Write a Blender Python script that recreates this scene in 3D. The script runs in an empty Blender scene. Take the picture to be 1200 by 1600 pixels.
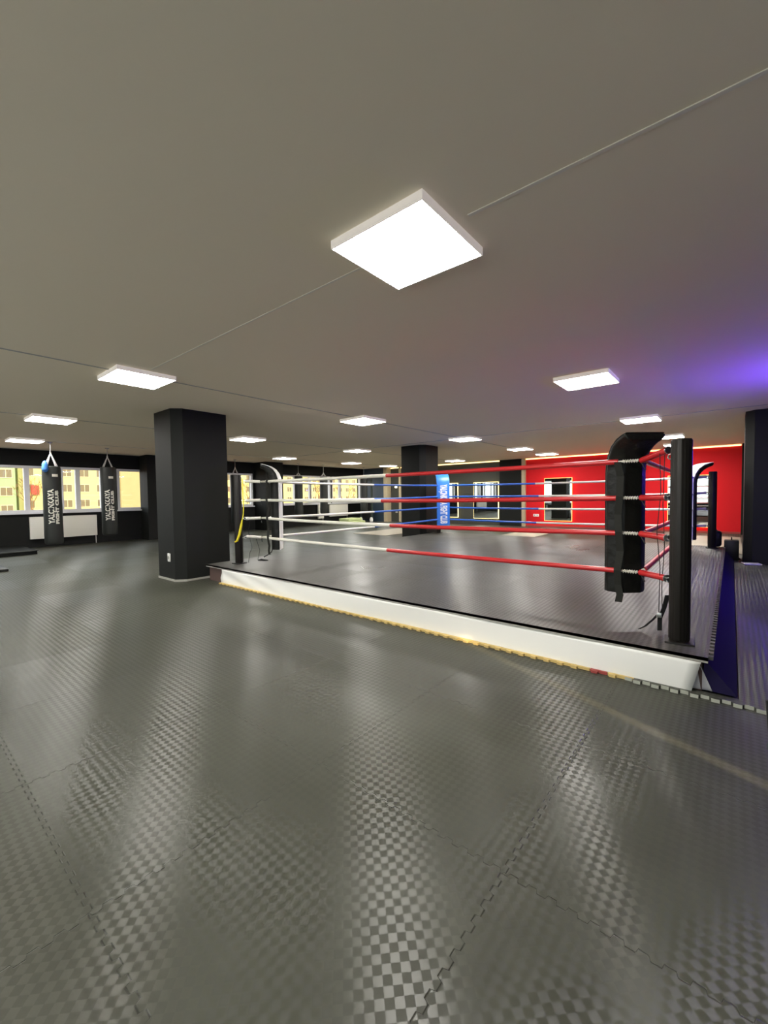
import bpy, bmesh, math, random
from mathutils import Vector, Matrix
random.seed(7)
S = bpy.context.scene
C = S.collection
PI = math.pi

# ---------------------------------------------------------------- camera, world, sun, exposure
F_PX, YAW, PITCH, ROLL = 655.7, math.radians(39.65), math.radians(-2.23), math.radians(-0.79)
CAM_H = 1.30
fw = Vector((math.cos(YAW)*math.cos(PITCH), math.sin(YAW)*math.cos(PITCH), math.sin(PITCH)))
rt = Vector((math.sin(YAW), -math.cos(YAW), 0))
up = rt.cross(fw)
rt2 = rt*math.cos(ROLL)+up*math.sin(ROLL)
up2 = -rt*math.sin(ROLL)+up*math.cos(ROLL)
cd = bpy.data.cameras.new('camera'); cam = bpy.data.objects.new('camera', cd); C.objects.link(cam)
cd.sensor_fit = 'VERTICAL'; cd.sensor_height = 24; cd.sensor_width = 18
cd.lens = F_PX*24/1600; cd.clip_start = 0.05; cd.clip_end = 400
mt = Matrix((rt2, up2, -fw)).transposed().to_4x4(); mt.translation = (0, 0, CAM_H)
cam.matrix_world = mt
S.camera = cam

S.view_settings.view_transform = 'Standard'
S.view_settings.look = 'None'
S.view_settings.gamma = 1
S.view_settings.use_curve_mapping = False
S.view_settings.exposure = 0.0

W = bpy.data.worlds.new('world'); S.world = W; W.use_nodes = True
W.node_tree.nodes['Background'].inputs[0].default_value = (0.86, 0.88, 0.96, 1)
W.node_tree.nodes['Background'].inputs[1].default_value = 3.8

SUN_AZ, SUN_EL = math.radians(67.2), math.radians(23.5)      # low warm sun, shining towards +x +y
sd = bpy.data.lights.new('sun', 'SUN'); sd.energy = 6.0; sd.color = (1.0, 0.78, 0.45); sd.angle = math.radians(0.5)
sun = bpy.data.objects.new('sun', sd); C.objects.link(sun)
dirv = Vector((math.cos(SUN_AZ)*math.cos(SUN_EL), math.sin(SUN_AZ)*math.cos(SUN_EL), -math.sin(SUN_EL)))
sun.rotation_euler = dirv.to_track_quat('-Z', 'Y').to_euler(); sun.location = (-20, -30, 20)

LAMP_POWER = 58.0
CEIL = 2.69
YL, XF = 14.8, 16.5        # window wall, far wall
YR, XB = -2.3, -3.2        # right and back walls, out of the frame

# ---------------------------------------------------------------- materials
def mat(name, col, rough=0.6, metal=0.0, emit=None, es=0.0, bump=0.0, bscale=40, spec=0.5, noise=0.0, nscale=3.0):
    m = bpy.data.materials.new(name); m.use_nodes = True
    nt = m.node_tree; b = nt.nodes['Principled BSDF']
    b.inputs['Base Color'].default_value = (*col, 1)
    b.inputs['Roughness'].default_value = rough
    b.inputs['Metallic'].default_value = metal
    b.inputs['Specular IOR Level'].default_value = spec
    if emit:
        b.inputs['Emission Color'].default_value = (*emit, 1); b.inputs['Emission Strength'].default_value = es
    if bump or noise:
        tc = nt.nodes.new('ShaderNodeTexCoord')
        n = nt.nodes.new('ShaderNodeTexNoise'); n.inputs['Scale'].default_value = bscale
        nt.links.new(tc.outputs['Object'], n.inputs['Vector'])
        if bump:
            bp = nt.nodes.new('ShaderNodeBump'); bp.inputs['Strength'].default_value = bump; bp.inputs['Distance'].default_value = 0.01
            nt.links.new(n.outputs['Fac'], bp.inputs['Height']); nt.links.new(bp.outputs['Normal'], b.inputs['Normal'])
        if noise:
            n2 = nt.nodes.new('ShaderNodeTexNoise'); n2.inputs['Scale'].default_value = nscale; n2.inputs['Detail'].default_value = 5
            nt.links.new(tc.outputs['Object'], n2.inputs['Vector'])
            mx = nt.nodes.new('ShaderNodeMix'); mx.data_type = 'RGBA'
            mx.inputs['A'].default_value = (*[c*(1-noise) for c in col], 1)
            mx.inputs['B'].default_value = (*[min(1, c*(1+noise)) for c in col], 1)
            nt.links.new(n2.outputs['Fac'], mx.inputs['Factor']); nt.links.new(mx.outputs['Result'], b.inputs['Base Color'])
    return m

def mat_puzzle(name, col, ox, oy, seam=True, rough=0.42, col2=None, dust=0.25):
    """Rubber puzzle mat: 45 degree woven checks of crossed fine ribs, toothed joints every 0.945 m."""
    m = bpy.data.materials.new(name); m.use_nodes = True
    nt = m.node_tree; N = nt.nodes; L = nt.links; b = N['Principled BSDF']
    def math_(op, a, bb=None, c=None, clamp=False):
        n = N.new('ShaderNodeMath'); n.operation = op; n.use_clamp = clamp
        for i, v in enumerate((a, bb, c)):
            if v is None: continue
            if isinstance(v, (int, float)): n.inputs[i].default_value = v
            else: L.new(v, n.inputs[i])
        return n.outputs[0]
    geo = N.new('ShaderNodeNewGeometry'); sep = N.new('ShaderNodeSeparateXYZ'); L.new(geo.outputs['Position'], sep.inputs[0])
    X, Y = sep.outputs[0], sep.outputs[1]
    P = 0.945; cell = 0.0265
    def tooth(v):
        s = math_('SINE', math_('MULTIPLY', v, 2*PI/0.063))
        s = math_('MAXIMUM', math_('MINIMUM', math_('MULTIPLY', s, 4), 1), -1)
        return math_('MULTIPLY', s, 0.008)
    def coord(v, o, w): return math_('DIVIDE', math_('ADD', math_('SUBTRACT', v, o), tooth(w)), P)
    cx, cy = coord(X, ox, Y), coord(Y, oy, X)
    def dist(c):    # distance in metres to the nearest joint
        return math_('MULTIPLY', math_('PINGPONG', c, 0.5), P)
    d = math_('MINIMUM', dist(cx), dist(cy))
    groove = math_('SUBTRACT', 1, math_('DIVIDE', d, 0.0028, clamp=True), clamp=True)
    # tile index for variation
    tile = N.new('ShaderNodeCombineXYZ'); L.new(math_('FLOOR', cx), tile.inputs[0]); L.new(math_('FLOOR', cy), tile.inputs[1])
    wn = N.new('ShaderNodeTexWhiteNoise'); wn.noise_dimensions = '3D'; L.new(tile.outputs[0], wn.inputs['Vector'])
    # 45 degree checks
    u = math_('DIVIDE', math_('ADD', X, Y), cell*math.sqrt(2)); v = math_('DIVIDE', math_('SUBTRACT', X, Y), cell*math.sqrt(2))
    par = math_('FLOORED_MODULO', math_('ADD', math_('FLOOR', u), math_('FLOOR', v)), 2.0)
    # smooth weave height: each check domed
    hu = math_('PINGPONG', u, 0.5); hv = math_('PINGPONG', v, 0.5)
    dome = math_('MINIMUM', math_('MULTIPLY', math_('MINIMUM', hu, hv), 6), 1)
    noise = N.new('ShaderNodeTexNoise'); noise.inputs['Scale'].default_value = 1.1; noise.inputs['Detail'].default_value = 5
    L.new(geo.outputs['Position'], noise.inputs['Vector'])
    fine = N.new('ShaderNodeTexNoise'); fine.inputs['Scale'].default_value = 9; fine.inputs['Detail'].default_value = 6
    L.new(geo.outputs['Position'], fine.inputs['Vector'])
    # colour
    mx = N.new('ShaderNodeMix'); mx.data_type = 'RGBA'
    mx.inputs['A'].default_value = (*[c*(1-dust) for c in col], 1); mx.inputs['B'].default_value = (*[c*(1+dust) for c in col], 1)
    fac = math_('ADD', math_('MULTIPLY', noise.outputs['Fac'], 0.7), math_('MULTIPLY', fine.outputs['Fac'], 0.3))
    fac = math_('ADD', math_('MULTIPLY', math_('SUBTRACT', fac, 0.5), 2.4), 0.5, clamp=True)
    fac = math_('ADD', math_('MULTIPLY', fac, 0.8), math_('MULTIPLY', wn.outputs['Value'], 0.2))
    L.new(fac, mx.inputs['Factor'])
    mg = N.new('ShaderNodeMix'); mg.data_type = 'RGBA'; mg.inputs['B'].default_value = (0.012, 0.012, 0.011, 1)
    L.new(mx.outputs['Result'], mg.inputs['A'])
    L.new(math_('MULTIPLY', groove, 0.5) if seam else math_('MULTIPLY', groove, 0.3), mg.inputs['Factor'])
    mc = N.new('ShaderNodeMix'); mc.data_type = 'RGBA'; mc.blend_type = 'MULTIPLY'; mc.inputs['B'].default_value = (0.88, 0.88, 0.88, 1)
    L.new(mg.outputs['Result'], mc.inputs['A']); L.new(par, mc.inputs['Factor']); L.new(mc.outputs['Result'], b.inputs['Base Color'])
    # roughness, anisotropy
    r = math_('ADD', rough-0.06, math_('MULTIPLY', noise.outputs['Fac'], 0.10))
    r = math_('ADD', r, math_('MULTIPLY', math_('SUBTRACT', wn.outputs['Value'], 0.5), 0.07))
    r = math_('ADD', r, math_('MULTIPLY', math_('SUBTRACT', par, 0.5), 0.14))
    L.new(r, b.inputs['Roughness'])
    b.inputs['Anisotropic'].default_value = 0.97
    b.inputs['Specular IOR Level'].default_value = 0.52; b.inputs['IOR'].default_value = 1.42
    L.new(math_('ADD', math_('MULTIPLY', par, 0.25), 0.125), b.inputs['Anisotropic Rotation'])
    tg = N.new('ShaderNodeTangent'); tg.direction_type = 'UV_MAP'; L.new(tg.outputs[0], b.inputs['Tangent'])
    h = math_('SUBTRACT', math_('MULTIPLY', dome, 0.02), math_('MULTIPLY', groove, 1.0))
    bp = N.new('ShaderNodeBump'); bp.inputs['Strength'].default_value = 0.6; bp.inputs['Distance'].default_value = 0.004
    L.new(h, bp.inputs['Height']); L.new(bp.outputs['Normal'], b.inputs['Normal'])
    return m

M = {}
M['floor'] = mat_puzzle('black rubber puzzle mat', (0.066, 0.068, 0.052), 0.38, 0.585, rough=0.41)
M['ringmat'] = mat_puzzle('grey ring mat', (0.085, 0.081, 0.073), 3.30, 0.11, seam=False, rough=0.40, dust=0.32)
M['ceiling'] = mat('matt stretch ceiling', (0.92, 0.84, 0.68), 0.75, bump=0.02, bscale=250)
M['seam'] = mat('ceiling seam weld', (0.86, 0.82, 0.72), 0.6)
M['seam_grey'] = mat('grey ceiling seam weld', (0.45, 0.44, 0.42), 0.6)
M['wallblack'] = mat('black paint wall', (0.008, 0.0085, 0.0075), 0.7, bump=0.05, bscale=60, spec=0.25)
M['wallgrey'] = mat('charcoal paint', (0.0115, 0.0122, 0.0108), 0.65, bump=0.06, bscale=50, noise=0.08, spec=0.22)
M['wallolive'] = mat('dark olive paint', (0.040, 0.041, 0.032), 0.7)
M['red'] = mat('red paint wall', (0.66, 0.012, 0.018), 0.7, spec=0.2)
M['trimbeige'] = mat('beige trim', (0.50, 0.42, 0.27), 0.6)
M['white'] = mat('white plastic', (0.80, 0.79, 0.75), 0.45)
M['pvc'] = mat('white window profile', (0.72, 0.72, 0.74), 0.35)
M['radiator'] = mat('white enamel', (0.80, 0.78, 0.70), 0.4)
M['banner'] = mat('white vinyl banner', (0.86, 0.85, 0.80), 0.38, bump=0.1, bscale=4)
M['vinyl'] = mat('black vinyl', (0.009, 0.009, 0.007), 0.42, bump=0.9, bscale=16, spec=0.3)
M['vinylflat'] = mat('smooth black vinyl', (0.014, 0.014, 0.013), 0.45, spec=0.3)
M['webbing'] = mat('grey black webbing', (0.024, 0.024, 0.020), 0.75, bump=0.3, bscale=300, spec=0.2)
M['whitevinyl'] = mat('white vinyl', (0.85, 0.84, 0.80), 0.35)
M['banner_back'] = mat('grey white sheet', (0.55, 0.54, 0.56), 0.4)
M['redvinyl'] = mat('red vinyl', (0.55, 0.02, 0.02), 0.35)
M['bluevinyl'] = mat('blue vinyl', (0.03, 0.19, 0.72), 0.40)
M['textgrey'] = mat('pale print', (0.80, 0.84, 0.90), 0.5)
M['ropered'] = mat('red rope sleeve', (0.58, 0.022, 0.025), 0.30, bump=0.15, bscale=30)
M['ropewhite'] = mat('white rope sleeve', (0.80, 0.77, 0.68), 0.32, bump=0.15, bscale=30)
M['ropeblue'] = mat('blue rope sleeve', (0.03, 0.13, 0.55), 0.30, bump=0.15, bscale=30)
M['cord'] = mat('white lashing cord', (0.75, 0.72, 0.62), 0.8)
M['blackcord'] = mat('black cord', (0.02, 0.02, 0.02), 0.8)
M['steel'] = mat('steel', (0.55, 0.55, 0.53), 0.3, metal=1)
M['chain'] = mat('chain steel', (0.72, 0.72, 0.70), 0.4, metal=0.6)
M['postfoam'] = mat('black post cover', (0.012, 0.010, 0.008), 0.5, spec=0.35)
M['bag'] = mat('grey black bag leather', (0.022, 0.024, 0.021), 0.5, bump=0.1, bscale=20, spec=0.4)
M['print'] = mat('cream print', (0.80, 0.78, 0.68), 0.5)
M['bluecloth'] = mat('blue wrap', (0.06, 0.22, 0.62), 0.7)
M['yellow'] = mat('yellow strap', (0.80, 0.68, 0.02), 0.6)
M['yellowmat'] = mat('yellow foam', (0.62, 0.45, 0.16), 0.7)
M['redmat'] = mat('dull red foam', (0.35, 0.06, 0.05), 0.7)
M['palemat'] = mat('pale green grey foam', (0.42, 0.43, 0.36), 0.7)
M['beigemat'] = mat('beige floor mat', (0.42, 0.38, 0.30), 0.5, noise=0.1, nscale=1.0)
M['navy'] = mat('navy floor shade', (0.012, 0.008, 0.045), 0.7, spec=0.2)  # blue-lit shadow beside the ring, put into a dark colour
M['timber'] = mat('dark edge board', (0.10, 0.06, 0.05), 0.7)
M['greyedge'] = mat('grey edge strip', (0.36, 0.35, 0.31), 0.6)
M['limepad'] = mat('lime foam', (0.55, 0.62, 0.30), 0.7)
M['diffuser'] = mat('lamp diffuser', (0.9, 0.9, 0.9), 0.5, emit=(1.0, 0.965, 0.90), es=LAMP_POWER)
M['lampframe'] = mat('lamp frame', (0.82, 0.80, 0.76), 0.4, emit=(1.0, 0.88, 0.78), es=0.28)  # faint emission stands in for the panel's light falling on the frame
M['led'] = mat('warm led strip', (0.9, 0.8, 0.5), 0.5, emit=(1.0, 0.78, 0.34), es=5.0)
M['ledcove'] = mat('warm cove strip', (0.9, 0.8, 0.5), 0.5, emit=(1.0, 0.68, 0.30), es=3.0)
M['ledred'] = mat('amber led strip', (0.9, 0.5, 0.3), 0.5, emit=(1.0, 0.34, 0.08), es=5.0)
M['ledblue'] = mat('blue led tube', (0.2, 0.2, 0.9), 0.5, emit=(0.13, 0.04, 1.0), es=215.0)
M['bulb'] = mat('lit bulb', (0.9, 0.9, 0.8), 0.5, emit=(1.0, 0.9, 0.6), es=3.0)
M['mirror'] = mat('mirror glass', (0.78, 0.82, 0.80), 0.02, metal=1)
M['seam_dark'] = mat('worn dark edge', (0.05, 0.05, 0.045), 0.7)
M['greengrey'] = mat('dark green grey metal', (0.030, 0.045, 0.038), 0.5)
M['screen'] = mat('blue grey door paint', (0.035, 0.055, 0.075), 0.35)
# outside
M['fac_yellow'] = mat('yellow render', (0.66, 0.62, 0.22), 0.9)
M['fac_green'] = mat('pale green render', (0.28, 0.40, 0.20), 0.9)
M['fac_beige'] = mat('beige insulation panel', (0.36, 0.30, 0.15), 0.9, noise=0.1, nscale=0.8)
M['fac_win'] = mat('dull window glass outside', (0.16, 0.13, 0.07), 0.5)
M['fac_frame'] = mat('cream window surround', (0.66, 0.60, 0.34), 0.8)
M['fac_red'] = mat('red sign', (0.60, 0.05, 0.03), 0.6)
M['ground'] = mat('sunlit earth', (0.34, 0.18, 0.09), 0.95, noise=0.3, nscale=0.3)
M['bark'] = mat('bark', (0.22, 0.12, 0.05), 0.9)
def glass_mat():
    m = bpy.data.materials.new('window glass'); m.use_nodes = True; nt = m.node_tree; nt.nodes.clear()
    o = nt.nodes.new('ShaderNodeOutputMaterial'); t = nt.nodes.new('ShaderNodeBsdfTransparent'); g = nt.nodes.new('ShaderNodeBsdfGlossy')
    t.inputs[0].default_value = (0.93, 0.96, 0.93, 1); g.inputs['Roughness'].default_value = 0.02
    mx = nt.nodes.new('ShaderNodeMixShader'); lw = nt.nodes.new('ShaderNodeLayerWeight'); lw.inputs[0].default_value = 0.5
    pw = nt.nodes.new('ShaderNodeMath'); pw.operation = 'POWER'; pw.inputs[1].default_value = 5; nt.links.new(lw.outputs['Facing'], pw.inputs[0])
    ad = nt.nodes.new('ShaderNodeMath'); ad.operation = 'MULTIPLY_ADD'; ad.inputs[1].default_value = 0.8; ad.inputs[2].default_value = 0.04; nt.links.new(pw.outputs[0], ad.inputs[0]); nt.links.new(ad.outputs[0], mx.inputs[0]); nt.links.new(t.outputs[0], mx.inputs[1]); nt.links.new(g.outputs[0], mx.inputs[2]); nt.links.new(mx.outputs[0], o.inputs[0])
    return m
M['glass'] = glass_mat()

# ---------------------------------------------------------------- helpers
def V(*a): return Vector(a)
def add_box(bm, lo, hi, bevel=0.0, rot=0.0, seg=2):
    lo, hi = Vector(lo), Vector(hi); c = (lo+hi)/2; s = hi-lo
    r = bmesh.ops.create_cube(bm, size=1.0)
    vs = r['verts']
    for v in vs: v.co = Vector((v.co.x*s.x, v.co.y*s.y, v.co.z*s.z))
    if bevel:
        es = list({e for v in vs for e in v.link_edges})
        rr = bmesh.ops.bevel(bm, geom=es, offset=bevel, segments=seg, affect='EDGES', profile=0.5)
        vs = list({v for v in rr['verts']} | {v for v in vs if v.is_valid})
        vs = list({v for f in rr['faces'] for v in f.verts} | set(x for x in vs if x.is_valid))
    R = Matrix.Rotation(rot, 4, 'Z')
    for v in vs: v.co = R @ v.co + c
    return vs
def add_tube(bm, pts, rad, seg=10, cap=True):
    pts = [Vector(p) for p in pts]; n = len(pts)
    rads = rad if isinstance(rad, (list, tuple)) else [rad]*n
    rings = []; prev = None
    for i, p in enumerate(pts):
        t = (pts[min(i+1, n-1)]-pts[max(i-1, 0)]).normalized()
        if prev is None:
            a = Vector((0, 0, 1)) if abs(t.z) < 0.9 else Vector((1, 0, 0))
            u = t.cross(a).normalized()
        else: u = (prev - t*prev.dot(t)).normalized()
        prev = u; w = t.cross(u)
        rings.append([bm.verts.new(p + (u*math.cos(2*PI*k/seg)+w*math.sin(2*PI*k/seg))*rads[i]) for k in range(seg)])
    for a, b in zip(rings, rings[1:]):
        for k in range(seg): bm.faces.new((a[k], a[(k+1) % seg], b[(k+1) % seg], b[k]))
    if cap: bm.faces.new(rings[0][::-1]); bm.faces.new(rings[-1])
def add_lathe(bm, prof, center=(0, 0, 0), seg=28):
    c = Vector(center); rings = []
    for r, z in prof: rings.append([bm.verts.new(c+Vector((max(r, 1e-4)*math.cos(2*PI*k/seg), max(r, 1e-4)*math.sin(2*PI*k/seg), z))) for k in range(seg)])
    for a, b in zip(rings, rings[1:]):
        for k in range(seg): bm.faces.new((a[k], a[(k+1) % seg], b[(k+1) % seg], b[k]))
    bm.faces.new(rings[0][::-1]); bm.faces.new(rings[-1])
def add_prism(bm, poly, z0, z1):
    a = [bm.verts.new((x, y, z0)) for x, y in poly]; b = [bm.verts.new((x, y, z1)) for x, y in poly]
    n = len(poly); bm.faces.new(a[::-1]); bm.faces.new(b)
    for i in range(n): bm.faces.new((a[i], a[(i+1) % n], b[(i+1) % n], b[i]))
def wpos(o):
    p = Vector((0, 0, 0))
    while o: p += o.location; o = o.parent
    return p
def obj(name, bm, m, parent=None, smooth=False, uv=False, recenter=True):
    """Link a bmesh (world coordinates) as one mesh object; origin at its base, or relative to its parent."""
    bmesh.ops.recalc_face_normals(bm, faces=bm.faces)
    if uv:
        l = bm.loops.layers.uv.new('UVMap')
        for f in bm.faces:
            for lp in f.loops: lp[l].uv = (lp.vert.co.x, lp.vert.co.y)
    xs = [v.co for v in bm.verts]
    if recenter:
        lo = Vector((min(v.x for v in xs), min(v.y for v in xs), min(v.z for v in xs))); hi = Vector((max(v.x for v in xs), max(v.y for v in xs), max(v.z for v in xs)))
        base = Vector(((lo.x+hi.x)/2, (lo.y+hi.y)/2, lo.z))
    else: base = Vector((0, 0, 0))
    for v in bm.verts: v.co -= base
    me = bpy.data.meshes.new(name); bm.to_mesh(me); bm.free()
    if isinstance(m, (list, tuple)):
        for q in m: me.materials.append(q)
    else: me.materials.append(m)
    if smooth:
        for p in me.polygons: p.use_smooth = True
        me.set_sharp_from_angle(angle=math.radians(38))
    o = bpy.data.objects.new(name, me); C.objects.link(o)
    if parent: o.parent = parent; o.location = base - wpos(parent)
    else: o.location = base
    return o
def tag(o, label, cat, group=None, kind=None):
    o['label'] = label; o['category'] = cat
    if group: o['group'] = group
    if kind: o['kind'] = kind
    return o
def struct(o): o['kind'] = 'structure'; return o
def thing(name, label, cat, loc, group=None):
    o = bpy.data.objects.new(name, None); C.objects.link(o); o.empty_display_size = 0.1
    o.location = loc; return tag(o, label, cat, group)
def BM(): return bmesh.new()
def boxo(name, lo, hi, m, parent=None, bevel=0.0, **k):
    b = BM(); add_box(b, lo, hi, bevel); return obj(name, b, m, parent, smooth=bevel > 0, **k)
def tubeo(name, pts, r, m, parent=None, seg=10):
    b = BM(); add_tube(b, pts, r, seg); return obj(name, b, m, parent, smooth=True)
def copy_tree(o, parent=None):
    c = o.copy(); C.objects.link(c)
    if parent: c.parent = parent
    for ch in list(o.children): copy_tree(ch, c)
    return c
def text_bm(body, size, thick=0.0, extrude=0.0, spacing=1.0):
    cu = bpy.data.curves.new('lettering', 'FONT'); cu.body = body; cu.size = size; cu.offset = thick
    cu.align_x = 'CENTER'; cu.align_y = 'CENTER'; cu.extrude = extrude; cu.space_character = spacing; cu.resolution_u = 3
    t = bpy.data.objects.new('lettering', cu); C.objects.link(t)
    bpy.context.view_layer.update()
    dg = bpy.context.evaluated_depsgraph_get()
    me = bpy.data.meshes.new_from_object(t.evaluated_get(dg))
    b = BM(); b.from_mesh(me)
    bpy.data.objects.remove(t); bpy.data.curves.remove(cu); bpy.data.meshes.remove(me)
    return b

# ---------------------------------------------------------------- room shell
b = BM(); bmesh.ops.create_grid(b, x_segments=2, y_segments=2, size=0.5)
for v in b.verts: v.co = Vector((v.co.x*(XF-XB)+(XF+XB)/2, v.co.y*(YL-YR)+(YL+YR)/2, 0))
fl = obj('floor', b, M['floor'], uv=True, recenter=False); struct(fl)
sm_ = fl.modifiers.new('slab', 'SOLIDIFY'); sm_.thickness = 0.12; sm_.offset = -1
struct(boxo('ceiling', (XB-0.2, YR-0.2, CEIL), (XF+0.2, YL+0.2, CEIL+0.25), M['ceiling']))

# ceiling seams (welds of the stretch ceiling)
n = 1
def seam(lo, hi, m):
    global n
    struct(boxo('trim_%d' % n, lo, hi, m)); n += 1
seam((1.925, YR, CEIL-0.004), (1.945, 1.03, CEIL+0.001), M['seam'])
seam((1.928, 1.67, CEIL-0.003), (1.942, 4.85, CEIL+0.001), M['seam'])
for yy in (5.14, 8.82, 12.45): seam((XB, yy-0.01, CEIL-0.006), (XF, yy+0.01, CEIL+0.001), M['seam_grey'])
for xx in (9.24,): seam((xx-0.01, YR, CEIL-0.006), (xx+0.01, 12.4, CEIL+0.001), M['seam_grey'])

# window wall (left)
WZ0, WZ1 = 0.97, 2.25
wins = [(-2.6, 0.3), (0.62, 3.05), (3.36, 4.42), (4.80, 5.66), (7.2, 9.62), (10.55, 13.86), (13.94, 15.98)]
b = BM()
add_box(b, (XB-0.2, YL, -0.12), (XF+0.2, YL+0.25, WZ0)); add_box(b, (XB-0.2, YL, WZ1), (XF+0.2, YL+0.25, CEIL))
e = XB-0.2
for x0, x1 in wins+[(XF+0.2, 0)]:
    add_box(b, (e, YL, WZ0), (x0, YL+0.25, WZ1)); e = x1
struct(obj('wall_left', b, M['wallblack']))
mull = {0: [-1.2], 1: [1.5, 2.62], 2: [3.78], 3: [], 4: [8.05, 8.75], 5: [11.75, 12.62], 6: [14.50]}
for i, (x0, x1) in enumerate(wins):
    w = thing('window_%d' % (i+1), '', '', ((x0+x1)/2, YL, WZ0)); del w['label']; del w['category']; struct(w)
    y0, y1 = YL-0.02, YL+0.10; f = 0.07
    b = BM()
    add_box(b, (x0, y0, WZ0), (x1, y1, WZ0+f)); add_box(b, (x0, y0, WZ1-f), (x1, y1, WZ1))
    add_box(b, (x0, y0, WZ0+f), (x0+f, y1, WZ1-f)); add_box(b, (x1-f, y0, WZ0+f), (x1, y1, WZ1-f))
    for mx_ in mull[i]: add_box(b, (mx_-0.055, y0, WZ0+f), (mx_+0.055, y1, WZ1-f))
    obj('window_frame', b, M['pvc'], w)
    boxo('window_sill', (x0-0.03, YL-0.10, WZ0-0.04), (x1+0.03, YL+0.02, WZ0), M['pvc'], w)
    es = [x0+f]+[q for mx_ in mull[i] for q in (mx_-0.055, mx_+0.055)]+[x1-f]
    for a, c in zip(es[0::2], es[1::2]): boxo('pane', (a, YL+0.04, WZ0+f), (c, YL+0.046, WZ1-f), M['glass'], w)

# far wall
YG = 6.33                                     # where the red paint starts
b = BM(); add_box(b, (XF, YG, -0.12), (XF+0.2, YL, CEIL)); struct(obj('wall_far_dark', b, M['wallolive']))
b = BM(); add_box(b, (XF, -0.45, -0.12), (XF+0.2, YG, CEIL)); struct(obj('wall_far_red', b, M['red']))
struct(boxo('wall_far_pilaster', (XF-0.10, 6.45, 0), (XF, 7.38, CEIL-0.0), M['wallblack']))
struct(boxo('wall_far_corner', (XF-0.30, 13.42, 0), (XF, YL, CEIL), M['screen']))
struct(boxo('trim_20', (XF-0.32, 13.20, 0), (XF, 13.42, CEIL), M['trimbeige']))
struct(boxo('trim_21', (XF-0.06, 12.55, 0), (XF, 12.66, CEIL), M['trimbeige']))
struct(boxo('trim_22', (XF-0.12, YG-0.02, 0), (XF, 6.45, CEIL), M['trimbeige']))
struct(boxo('baseboard_far', (XF-0.03, -0.25, 0), (XF, YG-0.02, 0.06), M['redmat']))
# right side: wall behind the right column, then the open side room
struct(boxo('wall_right_far', (10.42, -0.45, 0), (XF, -0.27, CEIL), M['wallgrey']))
struct(boxo('trim_23', (XF-0.25, -0.27, 0), (XF, -0.22, CEIL), M['wallblack']))
# right wall with a door standing ajar: the gap lets the sun in
SL = Vector((2.89, 0.98)) - Vector((math.cos(SUN_AZ), math.sin(SUN_AZ)))*((0.98-YR)/math.sin(SUN_AZ))
sx = SL.x; gap = 0.07
b = BM()
add_box(b, (XB-0.2, YR-0.2, -0.12), (sx-0.95, YR, CEIL)); add_box(b, (sx-0.95, YR-0.2, 2.08), (sx+gap, YR, CEIL))
add_box(b, (sx+gap, YR-0.2, -0.12), (XF+0.2, YR, CEIL))
struct(obj('wall_right', b, M['wallgrey']))
dr = thing('door_1', '', '', (sx-0.47, YR-0.1, 0)); del dr['label']; del dr['category']; struct(dr)
boxo('door_leaf', (sx-0.95, YR-0.14, 0.0), (sx-gap*0.9, YR-0.08, 2.08), M['screen'], dr)
tubeo('door_handle', [(sx-0.12, YR-0.08, 1.0), (sx-0.12, YR-0.02, 1.0), (sx-0.24, YR-0.02, 1.0)], 0.01, M['steel'], dr)
# back wall, with unseen windows added so sky light lifts the ceiling
b = BM()
FILL_WINS = [(-2.6, 0.4), (1.2, 4.4), (5.2, 8.4), (9.2, 12.4)]
add_box(b, (XB-0.2, YR, -0.12), (XB, YL, 0.5)); add_box(b, (XB-0.2, YR, 2.35), (XB, YL, CEIL))
e = YR
for y0, y1 in FILL_WINS+[(YL, 0)]:
    add_box(b, (XB-0.2, e, 0.5), (XB, y0, 2.35)); e = y1
struct(obj('wall_back', b, M['wallgrey']))
for i, (y0, y1) in enumerate(FILL_WINS):
    w = thing('window_%d' % (i+20), '', '', (XB, (y0+y1)/2, 0.5)); del w['label']; del w['category']; struct(w)  # unseen, added to let in fill light
    b = BM()
    add_box(b, (XB-0.12, y0, 0.5), (XB-0.02, y1, 0.57)); add_box(b, (XB-0.12, y0, 2.28), (XB-0.02, y1, 2.35))
    for q in (y0, (y0+y1)/2-0.035, y1-0.07): add_box(b, (XB-0.12, q, 0.57), (XB-0.02, q+0.07, 2.28))
    obj('window_frame', b, M['pvc'], w)  # frame of the added, unseen fill window
    boxo('pane', (XB-0.07, y0+0.07, 0.57), (XB-0.065, y1-0.07, 2.28), M['glass'], w)

# cove led along the far wall
tag(boxo('led_strip', (XF-0.04, -0.2, CEIL-0.045), (XF-0.005, 6.30, CEIL-0.01), M['ledcove']), 'warm glowing light strip along the ceiling above the red wall', 'light strip')
tag(boxo('led_strip', (XF-0.04, 7.42, CEIL-0.045), (XF-0.005, 13.18, CEIL-0.01), M['ledcove']), 'yellow glowing light strip along the ceiling above the dark wall', 'light strip')

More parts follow.
